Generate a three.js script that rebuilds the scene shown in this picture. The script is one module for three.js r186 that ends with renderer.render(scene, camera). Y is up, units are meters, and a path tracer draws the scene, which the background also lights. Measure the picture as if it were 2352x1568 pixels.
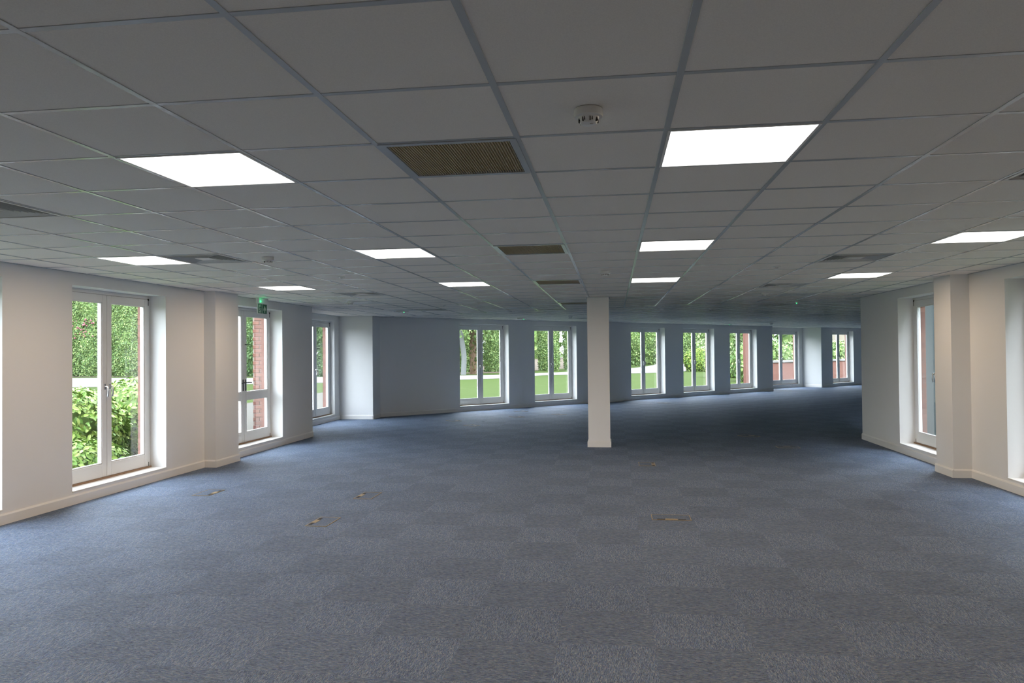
import * as THREE from 'three';
import { mergeGeometries } from 'three/addons/utils/BufferGeometryUtils.js';
import { RectAreaLightUniformsLib } from 'three/addons/lights/RectAreaLightUniformsLib.js';

// ---------------------------------------------------------------- camera, sky, exposure
// plan coordinates are [x, Z] with Z the depth away from the camera (world z = -Z); y is up
const EYE = 1.5455, TOP = 2.4209;
const scene = new THREE.Scene();
const renderer = new THREE.WebGLRenderer({ antialias: true });
renderer.toneMapping = THREE.LinearToneMapping;
renderer.toneMappingExposure = 1.0;
renderer.shadowMap.enabled = true;
const camera = new THREE.PerspectiveCamera(2 * Math.atan(784 / 1688.859) * 180 / Math.PI, 1.5, 0.05, 1500);
const YAW = -0.13687, PITCH = 0.01428, ROLL = -0.00935;
const FWD = new THREE.Vector3(Math.sin(YAW) * Math.cos(PITCH), Math.sin(PITCH), -Math.cos(YAW) * Math.cos(PITCH));
const RT0 = new THREE.Vector3(Math.cos(YAW), 0, Math.sin(YAW)), UP0 = new THREE.Vector3().crossVectors(RT0, FWD);
const RIGHT = RT0.clone().multiplyScalar(Math.cos(ROLL)).addScaledVector(UP0, Math.sin(ROLL));
const CUP = RT0.clone().multiplyScalar(-Math.sin(ROLL)).addScaledVector(UP0, Math.cos(ROLL));
camera.quaternion.setFromRotationMatrix(new THREE.Matrix4().makeBasis(RIGHT, CUP, FWD.clone().negate()));
camera.position.set(0, EYE, 0);

const SKY = 15, LED_POWER = 13.2, LED_GLOW = 4.0;
function overcastSky() {                              // even overcast sky, a little brighter overhead
  const W = 64, H = 32, d = new Float32Array(W * H * 4);
  for (let r = 0; r < H; r++) {
    const up = Math.max(0, Math.sin(((r + 0.5) / H - 0.5) * Math.PI)), k = SKY * (0.72 + 0.5 * up);
    for (let c = 0; c < W; c++) d.set([k * 0.87, k * 0.975, k * 1.08, 1], (r * W + c) * 4);
  }
  const t = new THREE.DataTexture(d, W, H, THREE.RGBAFormat, THREE.FloatType);
  t.mapping = THREE.EquirectangularReflectionMapping; t.magFilter = THREE.LinearFilter; t.needsUpdate = true;
  return t;
}
scene.background = overcastSky();
RectAreaLightUniformsLib.init();

// ---------------------------------------------------------------- helpers
let seed = 7;
const rnd = () => { seed = (seed * 1664525 + 1013904223) >>> 0; return seed / 4294967296; };
const rr = (a, b) => a + (b - a) * rnd();
const taken = {};
function numbered(n) { const k = taken[n] = (taken[n] ?? -1) + 1; return k ? n + '_' + String(k).padStart(3, '0') : n; }
function tag(o, label, category, group, kind) {
  o.userData.label = label; o.userData.category = category;
  if (group) o.userData.group = group;
  if (kind) o.userData.kind = kind;
  return o;
}
function mesh(name, geo, mat, parent) {
  const m = new THREE.Mesh(Array.isArray(geo) ? (geo.length > 1 ? mergeGeometries(geo) : geo[0]) : geo, mat);
  m.castShadow = m.receiveShadow = true;
  if (parent) { m.name = name; parent.add(m); } else { m.name = numbered(name); scene.add(m); }
  return m;
}
function group(name, parent) {
  const g = new THREE.Group();
  if (parent) { g.name = name; parent.add(g); } else { g.name = numbered(name); scene.add(g); }
  return g;
}
function structure(name, label, category) { const g = group(name); return tag(g, label, category, null, 'structure'); }
const box = (x0, x1, y0, y1, z0, z1) => new THREE.BoxGeometry(x1 - x0, y1 - y0, z1 - z0).translate((x0 + x1) / 2, (y0 + y1) / 2, (z0 + z1) / 2);
// box with chamfered long front edges: an extruded rounded rectangle lying in local x, y, thickness along z
function plate(x0, x1, y0, y1, z0, z1, bev = 0.003) {
  const s = new THREE.Shape(); const b = bev;
  s.moveTo(x0 + b, y0 + b); s.lineTo(x1 - b, y0 + b); s.lineTo(x1 - b, y1 - b); s.lineTo(x0 + b, y1 - b); s.closePath();
  return new THREE.ExtrudeGeometry(s, { depth: z1 - z0 - 2 * b, bevelEnabled: true, bevelThickness: b, bevelSize: b, bevelSegments: 1 }).translate(0, 0, z0 + b);
}
// profile in (n, y) extruded along s
function prism(profile, s0, s1) {
  const sh = new THREE.Shape(profile.map((p) => new THREE.Vector2(p[0], p[1])));
  const g = new THREE.ExtrudeGeometry(sh, { depth: s1 - s0, bevelEnabled: false });      // local x = n, y = y, z = s
  return flipFix(g.applyMatrix4(new THREE.Matrix4().makeBasis(new THREE.Vector3(0, 0, 1), new THREE.Vector3(0, 1, 0), new THREE.Vector3(1, 0, 0))).translate(s0, 0, 0));
}
function planFrame(A, B) {
  const al = new THREE.Vector3(B[0] - A[0], 0, -(B[1] - A[1])), len = al.length(); al.normalize();
  const up = new THREE.Vector3(0, 1, 0), inn = new THREE.Vector3().crossVectors(al, up);
  return { m: new THREE.Matrix4().makeBasis(al, up, inn).setPosition(A[0], 0, -A[1]), len };
}
function flipFix(g) {                                 // mirrored prisms: turn the faces outward again
  const p = g.attributes.position, n = g.index ? g.toNonIndexed() : g, q = n.attributes.position;
  for (let i = 0; i < q.count; i += 3) for (const k of Object.keys(n.attributes)) {
    const a = n.attributes[k], s = a.itemSize;
    for (let c = 0; c < s; c++) { const t = a.array[(i + 1) * s + c]; a.array[(i + 1) * s + c] = a.array[(i + 2) * s + c]; a.array[(i + 2) * s + c] = t; }
  }
  n.computeVertexNormals();
  return n;
}
function noiseTexture(size, fn, srgb = true) {
  const d = new Uint8Array(size * size * 4);
  for (let y = 0; y < size; y++) for (let x = 0; x < size; x++) { const c = fn(x, y); d.set([c[0], c[1], c[2], 255], (y * size + x) * 4); }
  const t = new THREE.DataTexture(d, size, size, THREE.RGBAFormat);
  t.wrapS = t.wrapT = THREE.RepeatWrapping; t.magFilter = THREE.LinearFilter; t.minFilter = THREE.LinearMipmapLinearFilter; t.generateMipmaps = true;
  if (srgb) t.colorSpace = THREE.SRGBColorSpace;
  t.needsUpdate = true;
  return t;
}
const lin = (r, g, b) => new THREE.Color().setRGB(r, g, b);
const dull = (c, extra = {}, spec = 0.08) => new THREE.MeshPhysicalMaterial({ color: c, roughness: 1, specularIntensity: spec, ...extra });
const std = (c, rough = 0.9, extra = {}) => new THREE.MeshStandardMaterial({ color: c, roughness: rough, ...extra });

// ---------------------------------------------------------------- materials
const speck = noiseTexture(256, () => { const v = 244 + rnd() * 11; return [v, v, v]; });
const roller = noiseTexture(256, () => { const v = 90 + rnd() * 120; return [v, v, v]; }, false);
const M = {
  wall: std(lin(0.80, 0.80, 0.79), 0.85, { bumpMap: roller, bumpScale: 0.0003 }),
  skirt: std(lin(0.80, 0.79, 0.77), 0.5),
  frame: std(lin(0.78, 0.78, 0.77), 0.42),
  sill: std(lin(0.77, 0.75, 0.72), 0.5),
  threshold: std(lin(0.30, 0.19, 0.12), 0.7),
  gasket: std(lin(0.02, 0.02, 0.022), 0.6),
  tile: std(lin(0.90, 0.86, 0.805), 0.95, { map: speck }),
  tee: std(lin(0.46, 0.49, 0.51), 0.24),
  chrome: std(lin(0.72, 0.72, 0.74), 0.22, { metalness: 1 }),
  darkMetal: std(lin(0.10, 0.10, 0.11), 0.35, { metalness: 1 }),
  plastic: std(lin(0.76, 0.76, 0.74), 0.45),
  duct: std(lin(0.45, 0.45, 0.44), 0.6),
  olive: std(lin(0.60, 0.52, 0.36), 0.75),
  oliveEdge: std(lin(0.58, 0.51, 0.36), 0.6),
  vane: std(lin(0.60, 0.60, 0.59), 0.4),
  diffuserOff: std(lin(0.62, 0.63, 0.62), 0.5),
  brick: [[0.15, 0.062, 0.043], [0.13, 0.052, 0.037], [0.17, 0.078, 0.055], [0.145, 0.07, 0.052]].map((c) => std(lin(...c), 0.9)),
  brickPlain: std(lin(0.145, 0.063, 0.045), 0.9),
  render: dull(lin(0.075, 0.088, 0.09)),
  mortar: std(lin(0.20, 0.165, 0.14), 0.95),
  stone: std(lin(0.16, 0.155, 0.145), 0.9),
  tan: std(lin(0.27, 0.21, 0.125), 0.5),
  slot: std(lin(0.015, 0.014, 0.013), 0.8),
  soil: dull(lin(0.06, 0.048, 0.036)),
  asphalt: dull(lin(0.12, 0.117, 0.11)),
  bark: std(lin(0.05, 0.037, 0.028), 1),
  signGreen: std(lin(0.01, 0.12, 0.07), 0.4),
  signWhite: std(lin(0.55, 0.62, 0.55), 0.5),
  deck: std(lin(0.25, 0.25, 0.25), 1),
};
M.glass = new THREE.MeshPhysicalMaterial({ color: 0xffffff, roughness: 0, metalness: 0, transmission: 1, thickness: 0, ior: 1.5 });
M.glow = new THREE.MeshStandardMaterial({ color: 0xffffff, emissive: lin(1.0, 0.96, 0.93), emissiveIntensity: LED_GLOW, roughness: 0.6 });
M.greenLed = new THREE.MeshStandardMaterial({ color: 0x0a3018, emissive: lin(0.05, 1.0, 0.25), emissiveIntensity: 2.5, roughness: 0.5 });

// carpet: short streaks of blended blue, grey and beige yarn running along u
const CT = 0.51;
function carpetTexture() {
  const S = 512, pal = [[80, 92, 112], [96, 108, 128], [122, 130, 142], [60, 70, 90], [140, 141, 140], [84, 100, 128], [152, 147, 136], [70, 78, 92]];
  const mean = [101, 108, 121], d = new Float32Array(S * S * 3), h = new Float32Array(S * S);
  for (let y = 0; y < S; y += 2) {
    let x = 0, off = Math.floor(rnd() * S);
    while (x < S) {
      const L = 5 + Math.floor(rnd() * 20), c = pal[Math.floor(rnd() * pal.length)], k = 0.9 + rnd() * 0.2, hh = rnd();
      for (let i = 0; i < L && x < S; i++, x++) for (let j = 0; j < 2; j++) {
        const o = (y + j) * S + (x + off) % S, e = Math.sin(Math.PI * (i + 0.5) / L);
        for (let q = 0; q < 3; q++) d[o * 3 + q] = (mean[q] + (c[q] - mean[q]) * 0.62) * k * (0.84 + 0.32 * rnd());
        h[o] = 60 + 120 * hh * e + 70 * rnd();
      }
    }
  }
  const color = noiseTexture(S, (x, y) => [0, 1, 2].map((q) => Math.min(255, d[(y * S + x) * 3 + q])));
  const bump = noiseTexture(S, (x, y) => { const v = Math.min(255, h[y * S + x]); return [v, v, v]; }, false);
  return { color, bump };
}
const CP = carpetTexture();
const carpetMats = [1.05, 0.935, 0.99].map((k) => dull(lin(0.92 * k, 1.03 * k, 1.16 * k), { map: CP.color, bumpMap: CP.bump, bumpScale: 0.003, roughness: 0.7 }, 0.26));  // crosswise tiles tinted darker: shading of the turned pile put into the colour

// ---------------------------------------------------------------- plan of the room
const ZB = -4.6, XL = -5.59, XR = 4.21, Q = Math.SQRT1_2, B0 = [-5.6, 17.2], WID = 9.69, SEND = 34;
const back = (s, d = 0) => [B0[0] + s * Q + d * Q, B0[1] + s * Q - d * Q];       // second wing: s along the slanted wall, d into the room
const S1 = 16.31, S2 = 19.68, BAYD = 0.83, SIN = 4.18;
const roomOutline = [[XL, ZB], [XL, 13.14], [-6.42, 13.14], [-6.42, 16.66], [-5.6, 16.66], B0, back(S1), back(S1, -BAYD), back(S2, -BAYD), back(S2), back(SEND), back(SEND, WID), [XR, 13.31], [XR, ZB]];
const T = 0.3, LEAF = 0.08, SILL = 0.135, HEAD = 2.29;

function openBoxes(len, ops, n0, n1, y0, y1, e0, e1) {     // solid wall between the openings
  const out = [], cuts = [...ops].sort((a, b) => a.a - b.a);
  let s = -e0;
  for (const o of cuts) {
    if (o.a > s) out.push(box(s, o.a, y0, y1, n0, n1));
    out.push(box(o.a, o.b, y0, o.y0 ?? SILL, n0, n1), box(o.a, o.b, o.y1 ?? HEAD, y1, n0, n1));
    s = o.b;
  }
  out.push(box(s, len + e1, y0, y1, n0, n1));
  return out;
}
const SKP = [[0, 0], [0.016, 0], [0.016, 0.084], [0.008, 0.1], [0, 0.1]];
let windowCount = 0, doorCount = 0;
function wall(side, A, B, { ops = [], piers = [], e0 = 0, e1 = 0, label, skirt = true, leaf = true, t = T, leafE0, leafMat = M.brickPlain } = {}) {
  const { m, len } = planFrame(A, B);
  const g = structure('wall_' + side, label, 'wall');
  const solid = openBoxes(len, ops, -t, 0, -0.25, 2.8, e0, e1);
  for (const p of piers) solid.push(box(p.a, p.b, 0, TOP + 0.02, -0.05, p.d));
  mesh('plaster', solid.map((q) => q.applyMatrix4(m)), M.wall, g);
  if (leaf) {
    mesh('outer_brickwork', openBoxes(len, ops, -t - LEAF, -t - 0.0005, -0.25, 3.4, leafE0 ?? e0, e1).map((q) => q.applyMatrix4(m)), leafMat, g);
  }
  if (skirt) {
    const runs = [];
    let s = 0;
    for (const p of piers) {
      runs.push(prism(SKP, s, p.a), prism(SKP, p.a - 0.016, p.b + 0.016).translate(0, 0, p.d));
      for (const [at, dir] of [[p.a, -1], [p.b, 1]]) {
        const side = prism(SKP, 0, p.d);
        side.applyMatrix4(new THREE.Matrix4().makeBasis(new THREE.Vector3(0, 0, 1), new THREE.Vector3(0, 1, 0), new THREE.Vector3(dir, 0, 0)).setPosition(at, 0, 0));
        runs.push(dir < 0 ? side : flipFix(side));
      }
      s = p.b;
    }
    runs.push(prism(SKP, s, len));
    const bb = mesh('baseboard_' + side, runs.map((q) => (q.index ? q.toNonIndexed() : q).applyMatrix4(m)), M.skirt);
    tag(bb, 'cream painted skirting board with chamfered top along the ' + side.replace(/_/g, ' ') + ' wall', 'skirting', null, 'structure');
  }
  for (const o of ops) glazing(m, o, side);
  return { g, m, len, t };
}

// French window: ring frame, two leaves with rails, pane, bead, lever handle and stays; local x along the wall, z into the room
function glazing(m, o, side) {
  const w = o.b - o.a, y0 = o.y0 ?? SILL, y1 = o.y1 ?? HEAD, h = y1 - y0, dep = o.depth ?? 0.22, isDoor = !!o.door;
  const g = structure(isDoor ? 'door_' + (++doorCount) : 'window_' + (++windowCount), o.label ?? 'white painted French window with two glazed leaves in the ' + side.replace(/_/g, ' ') + ' wall', isDoor ? 'door' : 'window');
  g.applyMatrix4(new THREE.Matrix4().multiplyMatrices(m, new THREE.Matrix4().makeTranslation(o.a, y0, -dep)));
  const F = 0.042, D = 0.07;
  mesh('outer_frame', [plate(0, F, 0, h, -D, 0.004), plate(w - F, w, 0, h, -D, 0.004), plate(F, w - F, h - F, h, -D, 0.004), plate(F, w - F, 0, 0.02, -D, 0.002)], M.frame, g);
  mesh('threshold', plate(0.01, w - 0.01, 0.0, 0.022, 0.004, 0.03), M.threshold, g);
  mesh('sill_board', plate(0.001, w - 0.001, -0.012, 0.004, 0.0, dep + 0.006, 0.002), M.sill, g);
  const c = w * (o.split ?? 0.5), gap = 0.0035;
  const leaves = [[F + 0.004, c - gap, 1], [c + gap, w - F - 0.004, -1]];
  for (const [x0, x1, hs] of leaves) {
    const lf = group('leaf', g), b0 = 0.024, b1 = h - F - 0.003, st = 0.072, top = 0.085, bot = 0.15;
    const mid = isDoor ? 0.83 - y0 : null;
    const rails = [plate(x0, x0 + st, b0, b1, -0.052, 0.012), plate(x1 - st, x1, b0, b1, -0.052, 0.012), plate(x0 + st, x1 - st, b1 - top, b1, -0.052, 0.012), plate(x0 + st, x1 - st, b0, b0 + bot, -0.052, 0.012)];
    if (mid) rails.push(plate(x0 + st, x1 - st, mid, mid + 0.115, -0.052, 0.012));
    mesh('stiles_and_rails', rails, M.frame, lf);
    const lights = mid ? [[b0 + bot, mid], [mid + 0.115, b1 - top]] : [[b0 + bot, b1 - top]];
    for (const [p0, p1] of lights) {
      const gx0 = x0 + st, gx1 = x1 - st;
      mesh('pane', box(gx0 - 0.004, gx1 + 0.004, p0 - 0.004, p1 + 0.004, -0.024, -0.02), M.glass, lf);
      const bw = 0.014;
      mesh('glazing_bead', [plate(gx0, gx0 + bw, p0, p1, -0.02, 0.006), plate(gx1 - bw, gx1, p0, p1, -0.02, 0.006), plate(gx0, gx1, p0, p0 + bw, -0.02, 0.006), plate(gx0, gx1, p1 - bw, p1, -0.02, 0.006)], M.frame, lf);
    }
    // lever handle on the meeting stile
    const hx = hs > 0 ? x1 - 0.036 : x0 + 0.036, hy = (o.handleY ?? 1.19) - y0;
    const rose = mesh('handle_plate', isDoor ? plate(hx - 0.019, hx + 0.019, hy - 0.13, hy + 0.05, 0.011, 0.019) : plate(hx - 0.014, hx + 0.014, hy - 0.034, hy + 0.034, 0.011, 0.021), isDoor ? M.darkMetal : M.chrome, lf);
    const curve = isDoor
      ? new THREE.CatmullRomCurve3([[0, 0, 0.015], [0, 0, 0.055], [-hs * 0.03, 0, 0.06], [-hs * 0.11, -0.005, 0.058]].map((p) => new THREE.Vector3(...p)))
      : new THREE.CatmullRomCurve3([[0, 0, 0.015], [0, 0, 0.05], [0, -0.02, 0.058], [0, -0.07, 0.058], [0, -0.115, 0.05]].map((p) => new THREE.Vector3(...p)));
    mesh('handle', new THREE.TubeGeometry(curve, 16, 0.0095, 8).translate(hx, hy, 0), isDoor ? M.darkMetal : M.chrome, lf);
    const kx = hs > 0 ? x0 : x1;
    mesh('hinge_stay', [plate(kx - 0.011, kx + 0.011, b1 - 0.012, b1 + 0.012, 0.006, 0.018), plate(kx - 0.004 + hs * 0.003, kx + 0.004 + hs * 0.003, b1 - 0.075, b1 - 0.012, 0.008, 0.017), plate(kx - 0.004, kx + 0.004, b0, b0 + 0.05, 0.006, 0.016)], M.gasket, lf);
  }
  mesh('meeting_groove', box(c - gap, c + gap, 0.024, h - F, -0.05, -0.004), M.gasket, g);
  if (isDoor) {
    mesh('closer_arm', [box(c + 0.02, c + 0.06, 1.56, 1.575, 0.012, 0.03), box(c + 0.03, c + 0.13, 1.562, 1.57, 0.03, 0.04)], M.gasket, g);
  }
}
const W = (a, b, x = {}) => ({ a, b, ...x });
const lf = wall('left', [XL, ZB], [XL, 13.14], {
  label: 'long white plastered wall with tall French windows and a boxed pier', e1: -0.1,
  ops: [W(1.97 - ZB, 3.58 - ZB, { label: 'French window in the left wall, out of the picture beside the camera' }), W(4.47 - ZB, 6.083 - ZB, { label: 'French window with bright white reveal before the wide plain stretch of the long wall' }), W(6.97 - ZB, 8.59 - ZB, { label: 'two leaf French window with laurel hedge right outside it' }),
    W(10.05 - ZB, 11.885 - ZB, { door: true, handleY: 1.1, label: 'double fire exit door with glazed leaves and middle rail under the exit sign' })],
  piers: [{ a: 9.46 - ZB, b: 10.08 - ZB, d: 0.17 }],
});
wall('bay_near_return', [XL, 13.14], [-6.42, 13.14], { label: 'short white return wall at the near end of the window bay', t: 0.1, e1: 0.2, leaf: false });
const by = wall('bay', [-6.42, 13.14], [-6.42, 16.66], { label: 'white wall of the recessed window bay', t: 0.2, e1: T - 0.01, ops: [W(14.62 - 13.14, 16.36 - 13.14, { depth: 0.11, label: 'French window in the recessed bay next to the bright white return wall' })] });
wall('bay_far_return', [-6.42, 16.66], [-5.6, 16.66], { label: 'brightly daylit white return wall closing the window bay', leaf: false });
wall('corner_strip', [-5.6, 16.66], B0, { label: 'narrow shaded white strip of wall in the corner', e0: -T, e1: 0.2 });
const bwall = wall('back', B0, back(S1), {
  label: 'long slanted white wall with a row of five French windows', e0: 0.3, e1: -T,
  ops: [W(2.30, 3.90, { label: 'French window showing a pale tree trunk and lawn, first from the blank corner' }), W(4.81, 6.40, { label: 'French window just before the free standing column in the slanted wall' }), W(8.69, 10.28, { label: 'French window just past the free standing column in the slanted wall' }), W(11.19, 12.83, { label: 'French window with a round bush outside in the slanted wall' }), W(13.71, 15.31, { label: 'French window with red brick return outside, last before the far bay' })],
  piers: [{ a: 7.25, b: 8.10, d: 0.15 }],
});
wall('far_bay_near_return', back(S1), back(S1, -BAYD), { label: 'near return wall of the far window bay', leafE0: -T, e1: 0.2 });
wall('far_bay', back(S1, -BAYD), back(S2, -BAYD), { label: 'wall of the far window bay', t: 0.2, e1: T - 0.01, ops: [W(17.27 - S1, 19.43 - S1, { depth: 0.11, split: 0.48, label: 'wide French window in the far bay looking onto a low brick wall' })] });
wall('far_bay_far_return', back(S2, -BAYD), back(S2), { label: 'pale return wall at the end of the far window bay', leaf: false });
wall('far', back(S2), back(SEND), { label: 'distant stretch of shaded white wall beyond the far bay', e0: -T, ops: [W(0.85, 2.52, { label: 'narrow looking French window furthest away, next to the wall edge' }), W(4.0, 5.6), W(6.5, 8.1), W(10, 11.6)].map((o, i) => i ? { ...o, label: 'French window in the hidden far stretch of the second wing' } : o) });
wall('end', back(SEND), back(SEND, WID), { label: 'end wall of the second wing' });
wall('inner', back(SEND, WID), [XR, 13.31], { label: 'inner wall of the second wing behind the right hand corner', leafMat: M.render, ops: [W(26.2, 27.8)].map((o) => ({ ...o, label: 'French window in the hidden inner wall of the second wing' })) });
const rt = wall('right', [XR, 13.31], [XR, ZB], {
  label: 'white plastered wall with boxed pier and deep window reveals, opposite the long window wall',
  ops: [W(13.31 - 11.65, 13.31 - 10.04, { label: 'French window half hidden behind the boxed pier, brick outside' }), W(13.31 - 8.62, 13.31 - 7.0, { label: 'French window with a greenish white reveal cut by the picture edge' }), W(13.31 - 6.1, 13.31 - 4.5, { label: 'French window of the right wall outside the picture' })],
  piers: [{ a: 13.31 - 9.88, b: 13.31 - 9.42, d: 0.21 }],
});
wall('rear', [XR, ZB], [XL, ZB], { label: 'plain white wall behind the camera', e0: T, e1: T });

// pieces of brickwork that can be told apart through the panes
const brickG = {};
function brickAt(g, m, s0, s1, y0, n0, n1, shift) {
  const k = [s1 - s0, n1 - n0].map((v) => v.toFixed(3)).join();
  brickG[k] ??= plate(-(s1 - s0) / 2, (s1 - s0) / 2, 0, 0.065, -(n1 - n0) / 2, (n1 - n0) / 2, 0.004);
  const b = mesh('brick', brickG[k], M.brick[Math.floor(rnd() * 4)], g);
  b.applyMatrix4(new THREE.Matrix4().multiplyMatrices(m, new THREE.Matrix4().makeTranslation((s0 + s1) / 2, y0, (n0 + n1) / 2)));
}
{ // outside face of the near bay return, seen through the exit door
  const { m } = planFrame([XL - T, 13.14], [-6.42 - 0.2 - LEAF, 13.14]);
  const g = structure('wall_bay_brickwork', 'red brick outside face of the window bay seen through the exit door', 'wall');
  mesh('mortar_bed', box(0, 0.81, -0.25, 3.4, -0.135, -0.1).applyMatrix4(m), M.mortar, g);
  for (let r = 0; r < 38; r++) {
    const y = -0.15 + r * 0.075; let s = (r % 2 ? -0.1125 : 0) + 0.005;
    while (s < 0.80) { const a = Math.max(s, 0.004), b = Math.min(s + 0.215, 0.806); if (b - a > 0.04) brickAt(g, m, a, b, y, -0.147, -0.115); s += 0.225; }
  }
}
function jambBricks(w, s, dir) {                       // header bricks lining the outer side of a window jamb
  for (let r = 0; r < 29; r++) brickAt(w.g, w.m, dir > 0 ? s - 0.006 : s - 0.1, dir > 0 ? s + 0.1 : s + 0.006, 0.13 + r * 0.075, -w.t - LEAF - 0.004, -w.t + 0.004);
}
jambBricks(lf, 8.59 - ZB, 1); jambBricks(by, 16.36 - 13.14, 1); jambBricks(rt, 13.31 - 11.65, -1); jambBricks(bwall, 15.31, 1);

// ---------------------------------------------------------------- screen size of a flat polygon, convex clipping
const tmp = new THREE.Vector3();
function onScreen(p, y) { tmp.set(p[0], y - EYE, -p[1]); const z = tmp.dot(FWD); return z < 0.3 ? null : [1176 + 1688.859 * tmp.dot(RIGHT) / z, 784 - 1688.859 * tmp.dot(CUP) / z]; }
function screenArea(poly, y) {
  const q = poly.map((p) => onScreen(p, y)); if (q.some((v) => !v)) return 0;
  if (q.every((v) => v[0] < 0) || q.every((v) => v[0] > 2352) || q.every((v) => v[1] < 0) || q.every((v) => v[1] > 1568)) return 0;
  const c = q.map((v) => [Math.min(2352, Math.max(0, v[0])), Math.min(1568, Math.max(0, v[1]))]);
  let a = 0; for (let i = 0; i < c.length; i++) { const u = c[i], v = c[(i + 1) % c.length]; a += u[0] * v[1] - v[0] * u[1]; }
  return Math.abs(a / 2);
}
function clip(poly, region) {                          // region: convex, counter-clockwise in [x, Z]
  let out = poly;
  for (let i = 0; i < region.length && out.length; i++) {
    const a = region[i], b = region[(i + 1) % region.length], inside = (p) => (b[0] - a[0]) * (p[1] - a[1]) - (b[1] - a[1]) * (p[0] - a[0]) >= -1e-9, res = [];
    for (let k = 0; k < out.length; k++) {
      const p = out[k], q = out[(k + 1) % out.length], ip = inside(p), iq = inside(q);
      if (ip) res.push(p);
      if (ip !== iq) { const d1 = (b[0] - a[0]) * (p[1] - a[1]) - (b[1] - a[1]) * (p[0] - a[0]), d2 = (b[0] - a[0]) * (q[1] - a[1]) - (b[1] - a[1]) * (q[0] - a[0]), t = d1 / (d1 - d2); res.push([p[0] + (q[0] - p[0]) * t, p[1] + (q[1] - p[1]) * t]); }
    }
    out = res;
  }
  return out;
}
const area = (p) => { let a = 0; for (let i = 0; i < p.length; i++) { const u = p[i], v = p[(i + 1) % p.length]; a += u[0] * v[1] - v[0] * u[1]; } return a / 2; };
const ccw = (p) => (area(p) < 0 ? [...p].reverse() : p);
const ZONE_A = ccw([[XL, ZB], [XR, ZB], [XR, 13.31], [XL, 17.196]]);
const ZONE_BAY = ccw([[-6.42, 13.14], [XL, 13.14], [XL, 16.66], [-6.42, 16.66]]);
const ZONE_B = ccw([B0, [XR, 13.31], back(SEND, WID), back(SEND)]);
const ZONE_FARBAY = ccw([back(S1, -BAYD), back(S1), back(S2), back(S2, -BAYD)]);
function inset(poly, d) {                              // shrink a convex polygon
  const p = ccw(poly), n = p.length, L = p.map((a, i) => { const b = p[(i + 1) % n], dx = b[0] - a[0], dy = b[1] - a[1], l = Math.hypot(dx, dy) || 1; return { a: [a[0] - dy / l * d, a[1] + dx / l * d], d: [dx, dy] }; });
  return p.map((_, i) => { const u = L[(i + n - 1) % n], v = L[i], k = u.d[0] * v.d[1] - u.d[1] * v.d[0]; if (Math.abs(k) < 1e-9) return v.a; const t = ((v.a[0] - u.a[0]) * v.d[1] - (v.a[1] - u.a[1]) * v.d[0]) / k; return [u.a[0] + u.d[0] * t, u.a[1] + u.d[1] * t]; });
}
// a slab with the given plan, uv in metres turned by `turn` and shifted
function slab(poly, y0, y1, faceUp, uv = [0, 0, 0]) {
  const p = ccw(poly), n = p.length, pos = [], tex = [], put = (q, y) => { pos.push(q[0], y, -q[1]); const c = Math.cos(uv[2]), s = Math.sin(uv[2]); tex.push((q[0] * c - q[1] * s) / CT + uv[0], (q[0] * s + q[1] * c) / CT + uv[1]); };
  for (let i = 1; i < n - 1; i++) for (const q of faceUp ? [p[0], p[i], p[i + 1]] : [p[0], p[i + 1], p[i]]) put(q, faceUp ? y1 : y0);
  for (let i = 0; i < n; i++) { const a = p[i], b = p[(i + 1) % n]; put(a, y0); put(b, y0); put(b, y1); put(a, y0); put(b, y1); put(a, y1); }
  const g = new THREE.BufferGeometry();
  g.setAttribute('position', new THREE.Float32BufferAttribute(pos, 3)); g.setAttribute('uv', new THREE.Float32BufferAttribute(tex, 2));
  g.computeVertexNormals();
  return g;
}

// ---------------------------------------------------------------- floor and carpet tiles
{
  const floor = structure('floor', 'blue grey carpet tile floor laid quarter turned', 'floor');
  const shape = new THREE.Shape(roomOutline.map((p) => new THREE.Vector2(p[0], p[1])));
  const under = new THREE.ExtrudeGeometry(shape, { depth: 0.2, bevelEnabled: false }).rotateX(-Math.PI / 2).translate(0, -0.207, 0);
  mesh('screed', under, M.deck, floor);
  const cells = [];
  for (let i = -14; i < 64; i++) for (let j = -18; j < 82; j++) {
    const x = -0.31 + i * CT, z = 3.92 + j * CT, sq = [[x, z], [x + CT, z], [x + CT, z + CT], [x, z + CT]];
    for (const R of [ZONE_A, ZONE_BAY, ZONE_B, ZONE_FARBAY]) {
      const c = clip(sq, R); if (c.length < 3 || Math.abs(area(c)) < 0.004) continue;
      cells.push({ c, i, j, full: Math.abs(area(c)) > CT * CT - 1e-6, a: screenArea(c, 0) });
    }
  }
  cells.sort((a, b) => b.a - a.a);
  const rest = [[], [], []];
  cells.forEach((t, k) => {
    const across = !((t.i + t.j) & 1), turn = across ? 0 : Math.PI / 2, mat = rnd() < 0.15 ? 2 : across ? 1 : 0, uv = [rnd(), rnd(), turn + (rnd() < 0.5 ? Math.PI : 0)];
    const g = slab(t.full ? inset(t.c, 0.0001) : t.c, -0.006, 0, true, uv);
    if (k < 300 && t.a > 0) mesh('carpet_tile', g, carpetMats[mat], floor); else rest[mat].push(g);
  });
  rest.forEach((r, k) => { const f = mesh('carpet_tile_field', r, carpetMats[k], floor); f.userData.kind = 'stuff'; });
}

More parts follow.
